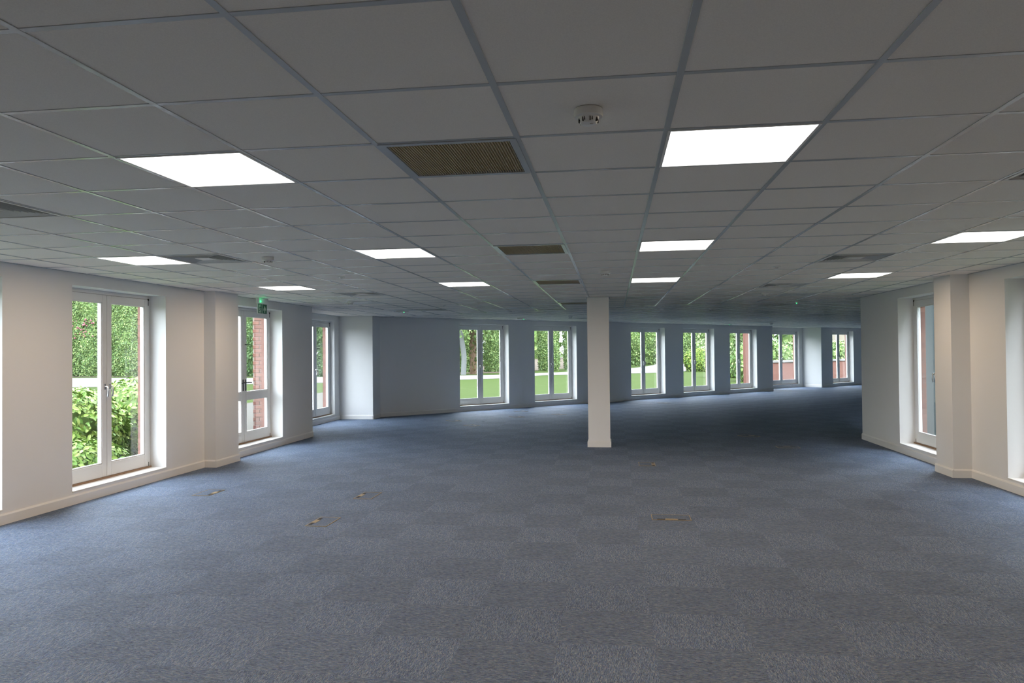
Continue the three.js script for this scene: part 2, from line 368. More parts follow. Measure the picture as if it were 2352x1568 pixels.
// ---------------------------------------------------------------- suspended ceiling
const GX = -0.98, GZ = 1.7687, GM = 0.6;
const cellA = (i, j) => [[GX + GM * i, GZ + GM * j], [GX + GM * (i + 1), GZ + GM * j], [GX + GM * (i + 1), GZ + GM * (j + 1)], [GX + GM * i, GZ + GM * (j + 1)]];
const BS = 0.13, BD = 0.25;
const cellB = (i, j) => [[i, j], [i + 1, j], [i + 1, j + 1], [i, j + 1]].map(([u, v]) => back(BS + GM * u, BD + GM * v));
const LIT = [], OFF = [[-6, 17], [-2, 17], [2, 17], [6, 17], [-2, 21], [-6, 21]], LOUVRE = [[0, 2], [0, 7], [0, 12], [0, 19]], DIFF = [[-5, 3], [-5, 7], [-5, 14], [-5, 21], [5, 3], [5, 9], [5, 14]];
for (const j of [-3, 2, 7, 12]) for (const i of [-6, -2, 2, 6]) LIT.push([i, j]);
const OFF_B = [[6, 6], [11, 2], [15, 6], [20, 2], [14, 12], [24, 6]], DIFF_B = [[7, 12], [11, 9], [20, 3], [15, 9], [8, 2]];
const key = (i, j) => i + ',' + j, takenA = new Set([...LIT, ...OFF, ...LOUVRE, ...DIFF].map((c) => key(...c))), takenB = new Set([...OFF_B, ...DIFF_B].map((c) => key(...c)));
{
  const ceil = structure('ceiling', 'suspended ceiling of grey white mineral tiles in a painted steel grid', 'ceiling');
  const shape = new THREE.Shape(roomOutline.map((p) => new THREE.Vector2(p[0], p[1])));
  mesh('deck_above', new THREE.ExtrudeGeometry(shape, { depth: 0.15, bevelEnabled: false }).rotateX(-Math.PI / 2).translate(0, 2.62, 0), M.deck, ceil);
  const cells = [];
  for (let i = -11; i < 10; i++) for (let j = -12; j < 28; j++) {
    if (takenA.has(key(i, j))) continue;
    for (const R of [ZONE_A, ZONE_BAY]) { const c = clip(cellA(i, j), R); if (c.length > 2 && Math.abs(area(c)) > 0.003) cells.push({ c, a: screenArea(c, TOP) }); }
  }
  for (let i = -14; i < 58; i++) for (let j = -3; j < 17; j++) {
    if (takenB.has(key(i, j))) continue;
    for (const R of [ZONE_B, ZONE_FARBAY]) { const c = clip(cellB(i, j), R); if (c.length > 2 && Math.abs(area(c)) > 0.003) cells.push({ c, a: screenArea(c, TOP) }); }
  }
  cells.sort((a, b) => b.a - a.a);
  const rest = [];
  cells.forEach((t, k) => {
    const g = slab(inset(t.c, 0.004), TOP + 0.003, TOP + 0.018, false, [rnd(), rnd(), 0]);
    if (k < 300 && t.a > 0) mesh('ceiling_tile', g, M.tile, ceil); else rest.push(g);
  });
  mesh('ceiling_tile_field', rest, M.tile, ceil).userData.kind = 'stuff';
  // inverted T bars: flange 24 mm wide under the tile edges plus web
  const tee = (name, p, q) => {
    const { m, len } = planFrame(p, q);
    if (len < 0.05) return;
    mesh(name, [plate(0, len, -0.012, 0.012, 0, 0.003, 0.0008), box(0, len, -0.002, 0.002, 0.003, 0.035)].map((g) => (g.index ? g.toNonIndexed() : g).applyMatrix4(new THREE.Matrix4().makeRotationX(-Math.PI / 2)).translate(0, TOP + (name === 'cross_tee' ? 0.0009 : 0), 0).applyMatrix4(m)), M.tee, ceil);
  };
  const zMitre = (x) => 13.31 + (XR - x) * (B0[1] - 13.31) / (XR - B0[0]);
  for (let i = -7; i <= 8; i++) { const x = GX + GM * i; if (x > XL && x < XR) tee('main_runner', [x, ZB], [x, zMitre(x)]); }
  for (const x of [GX - 8 * GM, GX - 9 * GM]) if (x > -6.42) tee('main_runner', [x, x < XL ? 13.14 : ZB], [x, x < XL ? 16.66 : 17.19]);
  for (let j = -10; j <= 25; j++) {
    const z = GZ + GM * j; if (z < ZB) continue;
    const x0 = z > 13.14 && z < 16.66 ? -6.42 : XL, x1 = z < 13.31 ? XR : XR - (z - 13.31) * (XR - B0[0]) / (B0[1] - 13.31);
    if (x1 > x0) tee('cross_tee', [x0, z], [x1, z]);
  }
  const mit = (p, q) => { const c = clip([p, q, [q[0] + 1e-4, q[1] + 1e-4], [p[0] + 1e-4, p[1] + 1e-4]], ZONE_B); if (c.length < 2) return null; let best = null, L = 0; for (const a of c) for (const b of c) { const l = Math.hypot(a[0] - b[0], a[1] - b[1]); if (l > L) { L = l; best = [a, b]; } } return L > 0.1 ? best : null; };
  for (let j = 0; j <= 16; j++) { const r = mit(back(-10, BD + GM * j), back(SEND, BD + GM * j)); if (r) tee('main_runner', ...r); }
  for (let i = -12; i <= 57; i++) { const r = mit(back(BS + GM * i, 0), back(BS + GM * i, WID)); if (r) tee('cross_tee', ...r); }
  tee('main_runner', [XR, 13.31], B0);
  // wall angle round the edge
  for (let k = 0; k < roomOutline.length; k++) {
    const a = roomOutline[k], b = roomOutline[(k + 1) % roomOutline.length], { m, len } = planFrame(a, b);
    mesh('wall_angle', box(0, len, TOP - 0.0012, TOP + 0.004, 0, 0.02).applyMatrix4(m), M.tee, ceil);
  }
}

// ---------------------------------------------------------------- ceiling fittings (local y = 0 at the ceiling plane, facing down)
function placeCell(o, cell, turn) { const c = [0, 1].map((k) => cell.reduce((a, p) => a + p[k], 0) / 4); o.position.set(c[0], TOP, -c[1]); o.rotation.y = turn; }
const ring = (h, w, y0, y1) => [box(-h, h, y0, y1, -h, -h + w), box(-h, h, y0, y1, h - w, h), box(-h, -h + w, y0, y1, -h + w, h - w), box(h - w, h, y0, y1, -h + w, h - w)];
function ledPanel(cell, turn, lit, label, grp) {
  const g = group(lit ? 'led_panel' : 'unlit_panel');
  mesh('bezel', ring(0.294, 0.012, -0.002, 0.02), M.plastic, g);
  mesh('diffuser', plate(-0.283, 0.283, -0.283, 0.283, 0, 0.008, 0.002).rotateX(Math.PI / 2).translate(0, 0.009, 0), lit ? M.glow : M.diffuserOff, g);
  mesh('tray', box(-0.29, 0.29, 0.02, 0.05, -0.29, 0.29), M.plastic, g);
  placeCell(g, cell, turn);
  tag(g, label, 'ceiling light', grp);
  if (lit) {
    const l = new THREE.RectAreaLight(lin(1.0, 0.69, 0.41), LED_POWER, 0.56, 0.56);
    l.position.set(g.position.x, TOP - 0.006, g.position.z); l.rotation.x = -Math.PI / 2;
    l.name = 'led_panel_lamp'; scene.add(l);
  }
  return g;
}
const litLabels = {
  '-6,2': 'glowing square LED panel by the window wall, before the first four way diffuser', '-6,7': 'glowing square LED panel touching a four way air diffuser', '-6,12': 'glowing square LED panel just above the green exit sign', '-6,-3': 'glowing square LED panel by the window wall, level with the camera',
  '-2,2': 'large glowing square LED panel left of the largest olive grille', '-2,7': 'glowing square LED panel left of the middle olive grille', '-2,12': 'small looking glowing LED panel left of the smallest olive grille', '-2,-3': 'glowing square LED panel over the left shoulder of the camera',
  '2,2': 'large glowing square LED panel next to the smoke detector tile', '2,7': 'glowing square LED panel right of the middle olive grille', '2,12': 'small looking glowing LED panel just before the column top', '2,-3': 'glowing square LED panel over the right shoulder of the camera',
  '6,2': 'glowing square LED panel by the right wall, beside the camera', '6,7': 'glowing square LED panel by the right wall, before the boxed pier', '6,12': 'glowing square LED panel by the right wall, past the boxed pier', '6,-3': 'glowing square LED panel by the right wall, behind the camera',
};
for (const [i, j] of LIT) ledPanel(cellA(i, j), 0, true, litLabels[i + ',' + j], 'lit LED ceiling panels');
for (const [i, j] of OFF) ledPanel(cellA(i, j), 0, false, 'switched off pale square panel in the unlit part of the near wing ceiling', 'switched off panels of the near wing');
for (const [i, j] of OFF_B) ledPanel(cellB(i, j), Math.PI / 4, false, 'switched off square panel in the ceiling of the second wing', 'switched off panels of the second wing');

function louvre(cell, turn, label, grp) {              // return air grille: white frame, fine olive blades
  const g = group('return_air_grille');
  mesh('frame', ring(0.294, 0.03, -0.003, 0.012), M.tee, g);
  const blades = [];
  for (let k = 0; k < 44; k++) { const x = -0.258 + k * 0.012; blades.push(box(x - 0.0011, x + 0.0011, 0.0, 0.011, -0.264, 0.264)); }
  mesh('blades', blades, M.oliveEdge, g).userData.kind = 'stuff';
  mesh('filter_mat', box(-0.264, 0.264, 0.011, 0.03, -0.264, 0.264), M.olive, g);
  placeCell(g, cell, turn);
  tag(g, label, 'grille', grp);
}
const louvreLabels = ['large olive return air grille with fine blades between two ceiling rows nearest the smoke detector', 'olive return air grille halfway to the column', 'small looking olive return air grille shortly before the column', 'olive grille in the ceiling right behind the column top'];
LOUVRE.forEach(([i, j], k) => louvre(cellA(i, j), 0, louvreLabels[k], 'olive grilles'));

function diffuser(cell, turn, label, grp) {            // four way diffuser: tilted vanes in four trapezoid fields round a centre plate
  const g = group('air_diffuser');
  mesh('frame', ring(0.294, 0.022, -0.003, 0.012), M.vane, g);
  mesh('duct_box', box(-0.28, 0.28, 0.07, 0.1, -0.28, 0.28), M.duct, g);
  for (let q = 0; q < 4; q++) for (let k = 0; k < 7; k++) {
    const r = 0.262 - k * 0.026, sh = new THREE.BufferGeometry(), d = 0.018, y0 = 0.0, y1 = 0.022, t = 0.0022;
    const P = [[-r, y0, r], [r, y0, r], [r - d, y1, r - d], [-r + d, y1, r - d], [-r, y0 + t, r], [r, y0 + t, r], [r - d, y1 + t, r - d], [-r + d, y1 + t, r - d]];
    sh.setAttribute('position', new THREE.Float32BufferAttribute(P.flat(), 3));
    sh.setIndex([0, 2, 1, 0, 3, 2, 4, 5, 6, 4, 6, 7, 0, 1, 5, 0, 5, 4, 2, 3, 7, 2, 7, 6]); 
    const ni = sh.toNonIndexed(); ni.computeVertexNormals(); ni.rotateY(q * Math.PI / 2);
    mesh('vane', ni, M.vane, g);
  }
  mesh('centre_plate', plate(-0.07, 0.07, -0.07, 0.07, 0, 0.006, 0.002).rotateX(Math.PI / 2).translate(0, 0.004, 0), M.plastic, g);
  placeCell(g, cell, turn);
  tag(g, label, 'air vent', grp);
}
const diffLabels = ['four way air diffuser at the edge of the ceiling above the near left window', 'four way air diffuser touching a glowing panel near the left windows', 'four way air diffuser with pale centre plate in front of the bay', 'four way air diffuser furthest along the left ceiling row before the blank slanted wall', 'four way air diffuser at the picture edge in the right ceiling row', 'four way air diffuser before the boxed pier of the right wall', 'four way air diffuser nearest the dark second wing in the right ceiling row'];
DIFF.forEach(([i, j], k) => diffuser(cellA(i, j), 0, diffLabels[k], 'four way diffusers'));
DIFF_B.forEach(([i, j]) => diffuser(cellB(i, j), Math.PI / 4, 'four way air diffuser in the dark ceiling of the second wing', 'diffusers of the second wing'));

function smokeDetector(x, z, label, turn = 0) {
  const g = group('smoke_detector');
  const lathe = (pts) => new THREE.LatheGeometry(pts.map((p) => new THREE.Vector2(p[0], p[1])), 36);
  mesh('base', lathe([[0.0001, 0], [0.05, 0], [0.052, -0.003], [0.052, -0.026], [0.049, -0.031], [0.0001, -0.031]]), M.plastic, g);
  const head = mesh('head', lathe([[0.039, -0.0305], [0.037, -0.034], [0.031, -0.052], [0.025, -0.0555], [0.0001, -0.0565]]), M.plastic, g);
  for (let k = 0; k < 8; k++) {
    const s = mesh('slot', box(-0.0016, 0.0016, -0.05, -0.035, 0.0318, 0.0366), M.slot, head);
    s.rotation.y = k * Math.PI / 4 + 0.2;
    const s2 = mesh('slot', box(-0.0011, 0.0011, -0.047, -0.035, 0.0320, 0.0366), M.slot, head); s2.rotation.y = k * Math.PI / 4 + 0.42;
  }
  mesh('indicator', new THREE.CylinderGeometry(0.006, 0.006, 0.003, 16).translate(0.012, -0.0572, 0.012), M.vane, head);
  g.position.set(x, TOP + 0.002, -z); g.rotation.y = turn;
  tag(g, label, 'smoke detector', 'smoke detectors on the ceiling');
  return g;
}
const cc = (i, j, B) => { const c = (B ? cellB : cellA)(i, j); return [c.reduce((a, p) => a + p[0], 0) / 4, c.reduce((a, p) => a + p[1], 0) / 4]; };
smokeDetector(...cc(1, 1), 'white round smoke detector close up between the olive grille and a bright panel');
smokeDetector(...cc(-4, 7), 'white round smoke detector near the left windows beside a four way diffuser');
smokeDetector(-0.08, 8.1, 'white round smoke detector on the ceiling just in front of the column');
smokeDetector(-4.38, 11.9, 'white round smoke detector overlapping a switched off panel before the bay');
smokeDetector(2.32, 11.72, 'white round smoke detector at the edge of the dark second wing ceiling');
smokeDetector(2.05, 15.85, 'small smoke detector in the dark second wing ceiling');
smokeDetector(-1.05, 18.3, 'small smoke detector above the French window left of the column');
smokeDetector(5.2, 25.3, 'tiny distant smoke detector near the far bay edge');
function sensor(x, z, label) {
  const g = group('ceiling_sensor');
  mesh('rim', new THREE.LatheGeometry([[0.0001, 0], [0.04, 0], [0.043, -0.004], [0.036, -0.009], [0.0001, -0.009]].map((p) => new THREE.Vector2(...p)), 28), M.plastic, g);
  mesh('lens', new THREE.SphereGeometry(0.02, 20, 10, 0, Math.PI * 2, Math.PI / 2, Math.PI / 2).scale(1, 0.7, 1).translate(0, -0.008, 0), M.vane, g);
  g.position.set(x, TOP + 0.002, -z); tag(g, label, 'sensor', 'ceiling sensors');
}
sensor(...cc(-4, 10), 'flat round sensor in a ceiling tile on the window side'); sensor(...cc(4, 10), 'flat round sensor in a ceiling tile towards the right wall'); sensor(-3.1, 13.3, 'flat round sensor beside a switched off panel before the slanted wall');

function emergencyLight(x, z, label) {                 // slim emergency fitting with a green charge lamp
  const g = group('emergency_light');
  mesh('body', plate(-0.12, 0.12, -0.05, 0.05, 0, 0.022, 0.004).rotateX(Math.PI / 2), M.plastic, g);
  mesh('charge_lamp', new THREE.SphereGeometry(0.011, 14, 10).translate(0.04, -0.026, 0.02), M.greenLed, g);
  g.position.set(x, TOP + 0.001, -z); tag(g, label, 'emergency light', 'emergency lights with green lamps');
}
emergencyLight(-4.35, 14.86, 'small emergency light with green lamp before the blank slanted wall');
emergencyLight(-2.35, 19.05, 'small emergency light with green lamp between the two French windows left of the column');
emergencyLight(3.31, 14.13, 'brightest green emergency lamp on the ceiling at the start of the second wing');
emergencyLight(3.85, 25.6, 'small emergency light with green lamp far along the slanted wall');

{ // exit sign hanging from the ceiling at the fire exit
  const g = group('exit_sign');
  mesh('housing', plate(-0.15, 0.15, -0.085, 0.0, -0.03, 0.03, 0.005), M.plastic, g);
  mesh('charge_lamp', new THREE.SphereGeometry(0.016, 14, 10).translate(-0.115, -0.055, 0.03), M.greenLed, g);
  const pl = mesh('sign_plate', plate(-0.155, 0.155, -0.245, -0.085, -0.006, 0.006, 0.003), M.plastic, g);
  mesh('pictogram_field', [box(-0.145, -0.012, -0.238, -0.094, 0.006, 0.0075), box(0.002, 0.145, -0.238, -0.094, 0.006, 0.0075)], M.signGreen, pl);
  const flat = (pts) => new THREE.ExtrudeGeometry(new THREE.Shape(pts.map((p) => new THREE.Vector2(...p))), { depth: 0.0012, bevelEnabled: false }).translate(0, 0, 0.0076);
  mesh('doorway', flat([[-0.128, -0.228], [-0.04, -0.228], [-0.04, -0.104], [-0.128, -0.104]]), M.signWhite, pl);
  const limb = (a, b, w) => { const dx = b[0] - a[0], dy = b[1] - a[1], l = Math.hypot(dx, dy), nx = -dy / l * w, ny = dx / l * w; return flat([[a[0] + nx, a[1] + ny], [a[0] - nx, a[1] - ny], [b[0] - nx, b[1] - ny], [b[0] + nx, b[1] + ny]]).translate(0, 0, 0.0014); };
  mesh('running_figure', [new THREE.CylinderGeometry(0.010, 0.010, 0.0012, 18).rotateX(Math.PI / 2).translate(-0.068, -0.122, 0.0096), limb([-0.075, -0.135], [-0.083, -0.172], 0.011), limb([-0.074, -0.138], [-0.045, -0.152], 0.005), limb([-0.078, -0.138], [-0.105, -0.150], 0.005), limb([-0.105, -0.150], [-0.112, -0.168], 0.004), limb([-0.082, -0.17], [-0.060, -0.190], 0.006), limb([-0.060, -0.190], [-0.062, -0.222], 0.005), limb([-0.085, -0.17], [-0.095, -0.198], 0.006), limb([-0.095, -0.198], [-0.122, -0.204], 0.005)].map((q) => (q.index ? q.toNonIndexed() : q)), M.signGreen, pl);
  mesh('arrow', flat([[0.062, -0.225], [0.086, -0.225], [0.086, -0.18], [0.115, -0.195], [0.115, -0.165], [0.074, -0.112], [0.033, -0.165], [0.033, -0.195], [0.062, -0.18]]), M.signWhite, pl);
  g.position.set(-5.44, TOP + 0.001, -10.86); g.rotation.y = Math.PI / 2;
  tag(g, 'green and white running man exit sign hanging over the glazed fire exit door', 'exit sign');
  const l = new THREE.PointLight(lin(0.05, 1, 0.3), 0.008, 0, 2); l.position.set(-5.36, TOP - 0.055, -10.745); l.name = 'exit_charge_lamp_light'; l.castShadow = true; scene.add(l);
}

// ---------------------------------------------------------------- free standing column
{
  const g = structure('wall_column', 'slim square white column standing free in the room', 'column');
  mesh('shaft', plate(-0.415, -0.062, -12.31, -11.955, 0, TOP + 0.004, 0.004).rotateX(-Math.PI / 2).scale(1, 1, -1), M.wall, g);
  g.children[0].geometry.dispose(); g.remove(g.children[0]);
  mesh('shaft', box(-0.415, -0.065, 0, TOP + 0.004, -12.305, -11.955), M.wall, g);
  mesh('plinth', [box(-0.43, -0.05, 0, 0.085, -12.32, -11.94), box(-0.423, -0.057, 0.085, 0.098, -12.313, -11.947)], M.skirt, g);
  mesh('top_angle', ring(0.19, 0.016, TOP - 0.006, TOP).map((q) => q.translate(-0.24, 0, -12.13)), M.tee, g);
}

// ---------------------------------------------------------------- floor boxes: tan trim round a carpet inlay with two cable slots
function floorBox(x, z, w, d, turn, label) {           // w across, d deep, slots on the +x side
  const g = group('floor_box'), t = 0.007;
  mesh('trim', [box(-w / 2, w / 2, 0, 0.004, -d / 2, -d / 2 + t), box(-w / 2, w / 2, 0, 0.004, d / 2 - t, d / 2), box(-w / 2, -w / 2 + t, 0, 0.004, -d / 2 + t, d / 2 - t), box(w / 2 - t, w / 2, 0, 0.004, -d / 2 + t, d / 2 - t)], M.tan, g);
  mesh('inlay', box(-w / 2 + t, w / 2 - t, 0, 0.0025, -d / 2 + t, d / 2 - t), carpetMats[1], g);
  mesh('flap', box(w / 2 - 0.05, w / 2 - t, 0.0025, 0.0045, -0.055, 0.055), M.tan, g);
  mesh('cable_slot', box(w / 2 - 0.042, w / 2 - 0.012, 0.002, 0.0035, 0.06, 0.13), M.slot, g);
  mesh('cable_slot', box(w / 2 - 0.042, w / 2 - 0.012, 0.002, 0.0035, -0.13, -0.06), M.slot, g);
  g.position.set(x, 0.0002, -z); g.rotation.y = turn;
  tag(g, label, 'floor box', 'floor boxes in the carpet');
}
floorBox(-4.51, 7.72, 0.2, 0.35, 0, 'tan edged floor box closest to the laurel side window wall');
floorBox(-2.66, 7.72, 0.2, 0.36, Math.PI, 'tan edged floor box on the left, the further of the two in line');
floorBox(-2.66, 6.485, 0.2, 0.36, Math.PI, 'tan edged floor box on the left, the nearer of the two in line');
floorBox(0.435, 10.19, 0.22, 0.32, 0, 'tan edged floor box just in front of the column to its right');
floorBox(0.51, 6.96, 0.22, 0.355, -Math.PI / 2, 'tan edged floor box lying crosswise on the bare carpet in the middle');
floorBox(2.72, 12.15, 0.22, 0.34, Math.PI / 2, 'faint tan edged floor box towards the right hand wall corner');
for (const [x, z] of [[-3.6, 16.35], [-2.98, 15.3], [-3.4, 19.3], [-2.3, 17.4], [-1.35, 18.1], [1.46, 22.16], [2.39, 13.66], [-2.4, 19.0]]) floorBox(x, z, 0.22, 0.34, Math.PI / 4, 'small distant floor box on the dark blue carpet near the slanted wall', );

// ---------------------------------------------------------------- outside
const GY = -0.15;
const noiseG = noiseTexture(256, (x, y) => { const v = 190 + rnd() * 65; return [v * (0.92 + rnd() * 0.08), v, v * 0.85]; });
noiseG.repeat.set(900, 900);
M.grass = dull(lin(0.036, 0.050, 0.015), { map: noiseG });
{
  const g = mesh('lawn', new THREE.CircleGeometry(420, 64).rotateX(-Math.PI / 2).translate(0, GY, 0), M.grass);
  tag(g, 'mown green lawn around the building', 'lawn', null, 'structure');
}
function strip(name, near, far, y, mat, label, cat) {
  const pts = [...near, ...[...far].reverse()], sh = new THREE.Shape(pts.map((p) => new THREE.Vector2(p[0], p[1])));
  const g = mesh(name, new THREE.ExtrudeGeometry(sh, { depth: 0.02, bevelEnabled: false }).rotateX(-Math.PI / 2).translate(0, y, 0), mat);
  return tag(g, label, cat, null, 'structure');
}
const nearEdge = [[-60, 30], [-28.3, 36.4], [-14, 42], [-7.6, 46], [-5, 52.4], [2.3, 56.2], [5.7, 60.3], [9, 90], [30, 300]];
const farEdge = [[-75, 47], [-40, 51.4], [-24.9, 49.5], [-8.8, 53], [-4.2, 59.7], [2.2, 73.4], [4.5, 85.9], [12, 160], [44, 380]];
const hedgeLine = [[-75, 50], [-40, 54], [-25, 53], [-9.6, 58.4], [-6.4, 67], [3.2, 101], [6.6, 121], [22, 200]];
strip('road', nearEdge, farEdge, GY + 0.005, M.asphalt, 'pale sunless road curving past the lawn', 'road');
strip('path', [[-12.5, 12.6], [-6.2, 12.6], [-6.2, 30], [-12.5, 36]].slice(0, 2), [[-12.5, 34], [-6.4, 24]], GY + 0.004, dull(lin(0.058, 0.054, 0.046)), 'pale paved path outside the bay window and fire exit', 'path');
strip('soil_bed', farEdge, hedgeLine, GY + 0.002, M.soil, 'bare soil bed along the tall hedge', 'soil');

const leafShape = (() => {                             // oval leaf, folded a little along the midrib
  const side = [[0.13, 0.14], [0.23, 0.36], [0.25, 0.58], [0.15, 0.82]], P = [], mid = (t) => [0, t, -0.10 * t * t];
  for (const sg of [-1, 1]) for (let k = 0; k < 4; k++) P.push([sg * side[k][0], side[k][1], 0.05 - 0.10 * side[k][1] ** 2]);
  const pos = [], tri = (...v) => v.forEach((q) => pos.push(...q)), base = mid(0), tip = mid(1), m1 = mid(0.5);
  for (const [o, f] of [[0, 0], [4, 1]]) {
    const ring = [base, P[o], P[o + 1], P[o + 2], P[o + 3], tip];
    for (let k = 0; k < 5; k++) f ? tri(m1, ring[k], ring[k + 1]) : tri(m1, ring[k + 1], ring[k]);
  }
  const g = new THREE.BufferGeometry(); g.setAttribute('position', new THREE.Float32BufferAttribute(pos, 3)); g.computeVertexNormals(); return g;
})();
const leafMat = (gloss = 0.5) => new THREE.MeshPhysicalMaterial({ color: 0xffffff, roughness: gloss, specularIntensity: 0.3, side: THREE.DoubleSide });
const LM = { laurel: leafMat(0.55), tree: leafMat(0.8) };
const dummy = new THREE.Object3D(), col = new THREE.Color();
function foliage(parent, n, place, size, pal, mat) {
  const im = new THREE.InstancedMesh(leafShape, mat, n);
  for (let k = 0; k < n; k++) {
    const [x, y, z, nx, ny, nz] = place(); dummy.position.set(x, y, z);
    if (nx === undefined) dummy.rotation.set(rr(-1.3, 0.9), rr(0, 6.28), rr(-0.8, 0.8));
    else { dummy.lookAt(x + nx + rr(-0.8, 0.8), y + ny + rr(-0.4, 1.1), z + nz + rr(-0.8, 0.8)); dummy.rotateZ(Math.PI + rr(-1.5, 1.5)); } dummy.scale.setScalar(rr(size[0], size[1])); dummy.updateMatrix();
    im.setMatrixAt(k, dummy.matrix);
    const c = pal[Math.floor(rnd() * pal.length)], v = rr(0.8, 1.2); im.setColorAt(k, col.setRGB(c[0] * v, c[1] * v, c[2] * v));
  }
  im.name = 'foliage'; im.userData.kind = 'stuff'; im.castShadow = im.receiveShadow = true; parent.add(im);
}
function boxy(v, p) { const k = Math.pow(Math.abs(v.x) ** p + Math.abs(v.y) ** p + Math.abs(v.z) ** p, -1 / p); return v.multiplyScalar(k); }
function lump(rx, ry, rz, seedy, pw = 2) {                     // uneven round core
  const g = new THREE.IcosahedronGeometry(1, 3), p = g.attributes.position;
  for (let i = 0; i < p.count; i++) { const v = boxy(new THREE.Vector3().fromBufferAttribute(p, i), pw), k = 1 + 0.10 * Math.sin(5 * v.x + seedy) * Math.cos(4 * v.y + seedy * 2) + 0.07 * Math.sin(9 * v.z + 3 * v.y + seedy); p.setXYZ(i, v.x * rx * k, v.y * ry * k, v.z * rz * k); }
  g.computeVertexNormals(); return g;
}
const shell = (rx, ry, rz, cy, pw = 2, out = 1.08) => () => { const u = rr(-1, 1), a = rr(0, 6.283), q = Math.sqrt(1 - u * u), dent = pw > 2 ? 0.13 * (1 + Math.sin(5.3 * a + 2.1 * u + rx) * Math.sin(11 * u + 1.7 * a + ry)) : 0, k = rr(0.9, out) - dent, v = boxy(new THREE.Vector3(q * Math.cos(a), u, q * Math.sin(a)), pw); return [v.x * rx * k, cy + v.y * ry * k, v.z * rz * k, q * Math.cos(a), u, q * Math.sin(a)]; };
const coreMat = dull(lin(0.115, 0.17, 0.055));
function shrub(name, x, z, rx, ry, rz, n, size, pal, label, cat = 'shrub', grp, mat = LM.laurel) {
  const g = group(name), sd = rr(0, 6);
  mesh('branch_core', lump(rx * 0.86, ry * 0.86, rz * 0.86, sd).translate(0, ry, 0), coreMat, g);
  foliage(g, n, shell(rx, ry, rz, ry), size, pal, mat);
  g.position.set(x, GY - 0.06, -z); tag(g, label, cat, grp);
  return g;
}
const LAUREL = [[0.125, 0.211, 0.037], [0.174, 0.263, 0.054], [0.086, 0.163, 0.03], [0.224, 0.303, 0.084]];
shrub('laurel_shrub', -7.75, 9.35, 0.75, 0.655, 1.05, 5600, [0.065, 0.11], LAUREL, 'glossy yellow green laurel hedge outside the window, upper mound', 'shrub', null);
shrub('laurel_shrub', -7.9, 11.6, 0.8, 0.69, 1.1, 4800, [0.065, 0.11], LAUREL, 'glossy laurel hedge outside the window, far mound towards the exit door', 'shrub', null);
shrub('laurel_shrub', -6.85, 8.55, 0.5, 0.33, 0.8, 2900, [0.065, 0.11], LAUREL, 'low bright laurel growing right at the foot of the window', 'shrub', null);
shrub('laurel_shrub', -7.6, 7.4, 0.8, 0.6, 1.0, 2400, [0.065, 0.11], LAUREL, 'laurel hedge mound by the near window, mostly hidden by the wall', 'shrub', null);

const TREE_PAL = [[0.085, 0.143, 0.038], [0.138, 0.191, 0.061], [0.059, 0.102, 0.031], [0.186, 0.239, 0.089], [0.107, 0.162, 0.069]];
const PALE_PAL = [[0.144, 0.185, 0.083], [0.106, 0.158, 0.052], [0.182, 0.211, 0.114], [0.077, 0.123, 0.042]];
function hedgeTree(x, z, rx, h, label, grp, pal = TREE_PAL, n = 5200, size = [0.22, 0.42]) {
  const g = group('hedge_tree'), sd = rr(0, 6);
  mesh('trunk', new THREE.CylinderGeometry(0.16, 0.26, h * 0.5, 9).translate(0, h * 0.25, 0), M.bark, g);
  mesh('branch_core', [lump(rx * 0.68, h * 0.42, rx * 0.52, sd, 5).translate(0, h * 0.47, 0)], coreMat, g);
  const a = shell(rx, h * 0.5, rx * 0.8, h * 0.5, 5, 1.0), b = shell(rx * 0.9, h * 0.22, rx * 0.75, h * 0.24, 5, 1.0);
  foliage(g, n, () => (rnd() < 0.75 ? a() : b()), size, pal, LM.tree);
  g.position.set(x, GY - 0.1 * h, -z); tag(g, label, 'tree', grp);
  return g;
}
let blossomTree;
for (let k = 0; k < 6; k++) { const ht = hedgeTree(-50 + k * 3.4, 55.5 + rr(-0.6, 0.6), 1.66, 8.6 + rr(0, 1), 'tall dense green tree across the road behind the laurel hedge', 'trees across the road', TREE_PAL, k > 0 && k < 5 ? 32000 : 5000, k > 0 && k < 5 ? [0.09, 0.19] : [0.2, 0.4]); if (k === 2) blossomTree = ht; }
for (let k = 0; k < 3; k++) hedgeTree(-27.5 + k * 3.2, 54 + rr(-0.5, 0.5), 1.56, 8.5, 'dark green tree across the road seen through the exit door and bay', 'trees seen past the exit door', [[0.035, 0.07, 0.025], [0.05, 0.09, 0.03], [0.07, 0.115, 0.04]], 12000, [0.12, 0.25]);
for (let k = 0; k < 6; k++) hedgeTree(-14.6 + k * 2.2, 59.5 + k * 1.7, 1.09, 7.6, 'clipped ivy covered hedge tree beyond the path and lawn', 'hedge beyond the lawn', TREE_PAL, 22000, [0.075, 0.15]);
for (let k = 0; k < 6; k++) hedgeTree(-1.4 + k * 2.3, 79 + k * 7.5, 3.0, 10, 'tall ivy hedge tree beyond the white road', 'hedge beyond the white road', TREE_PAL, 20000, [0.14, 0.28]);
for (let k = 0; k < 4; k++) hedgeTree(13.5 + k * 4.5, 126 + k * 9, 4.2, 15, 'pale airy tree far beyond the round bush', 'pale far trees', PALE_PAL, 4500, [0.4, 0.8]);
for (let k = 0; k < 26; k++) {                         // added belt of tall trees, keeps low sky light out of the rooms
  const a = (-118 + k * 7.4) * Math.PI / 180, R = 82 + rr(-4, 4) + (a > -0.25 && a < 0.78 ? 95 : 0), h = R * 0.25 + rr(-1, 2);
  hedgeTree(Math.sin(a) * R, Math.cos(a) * R + 8, R * 0.061, h, 'added tall broadleaf tree in the belt that blocks low sky light', 'added tree belt against low sky light', TREE_PAL, 1500, [0.9, 1.9]);
}
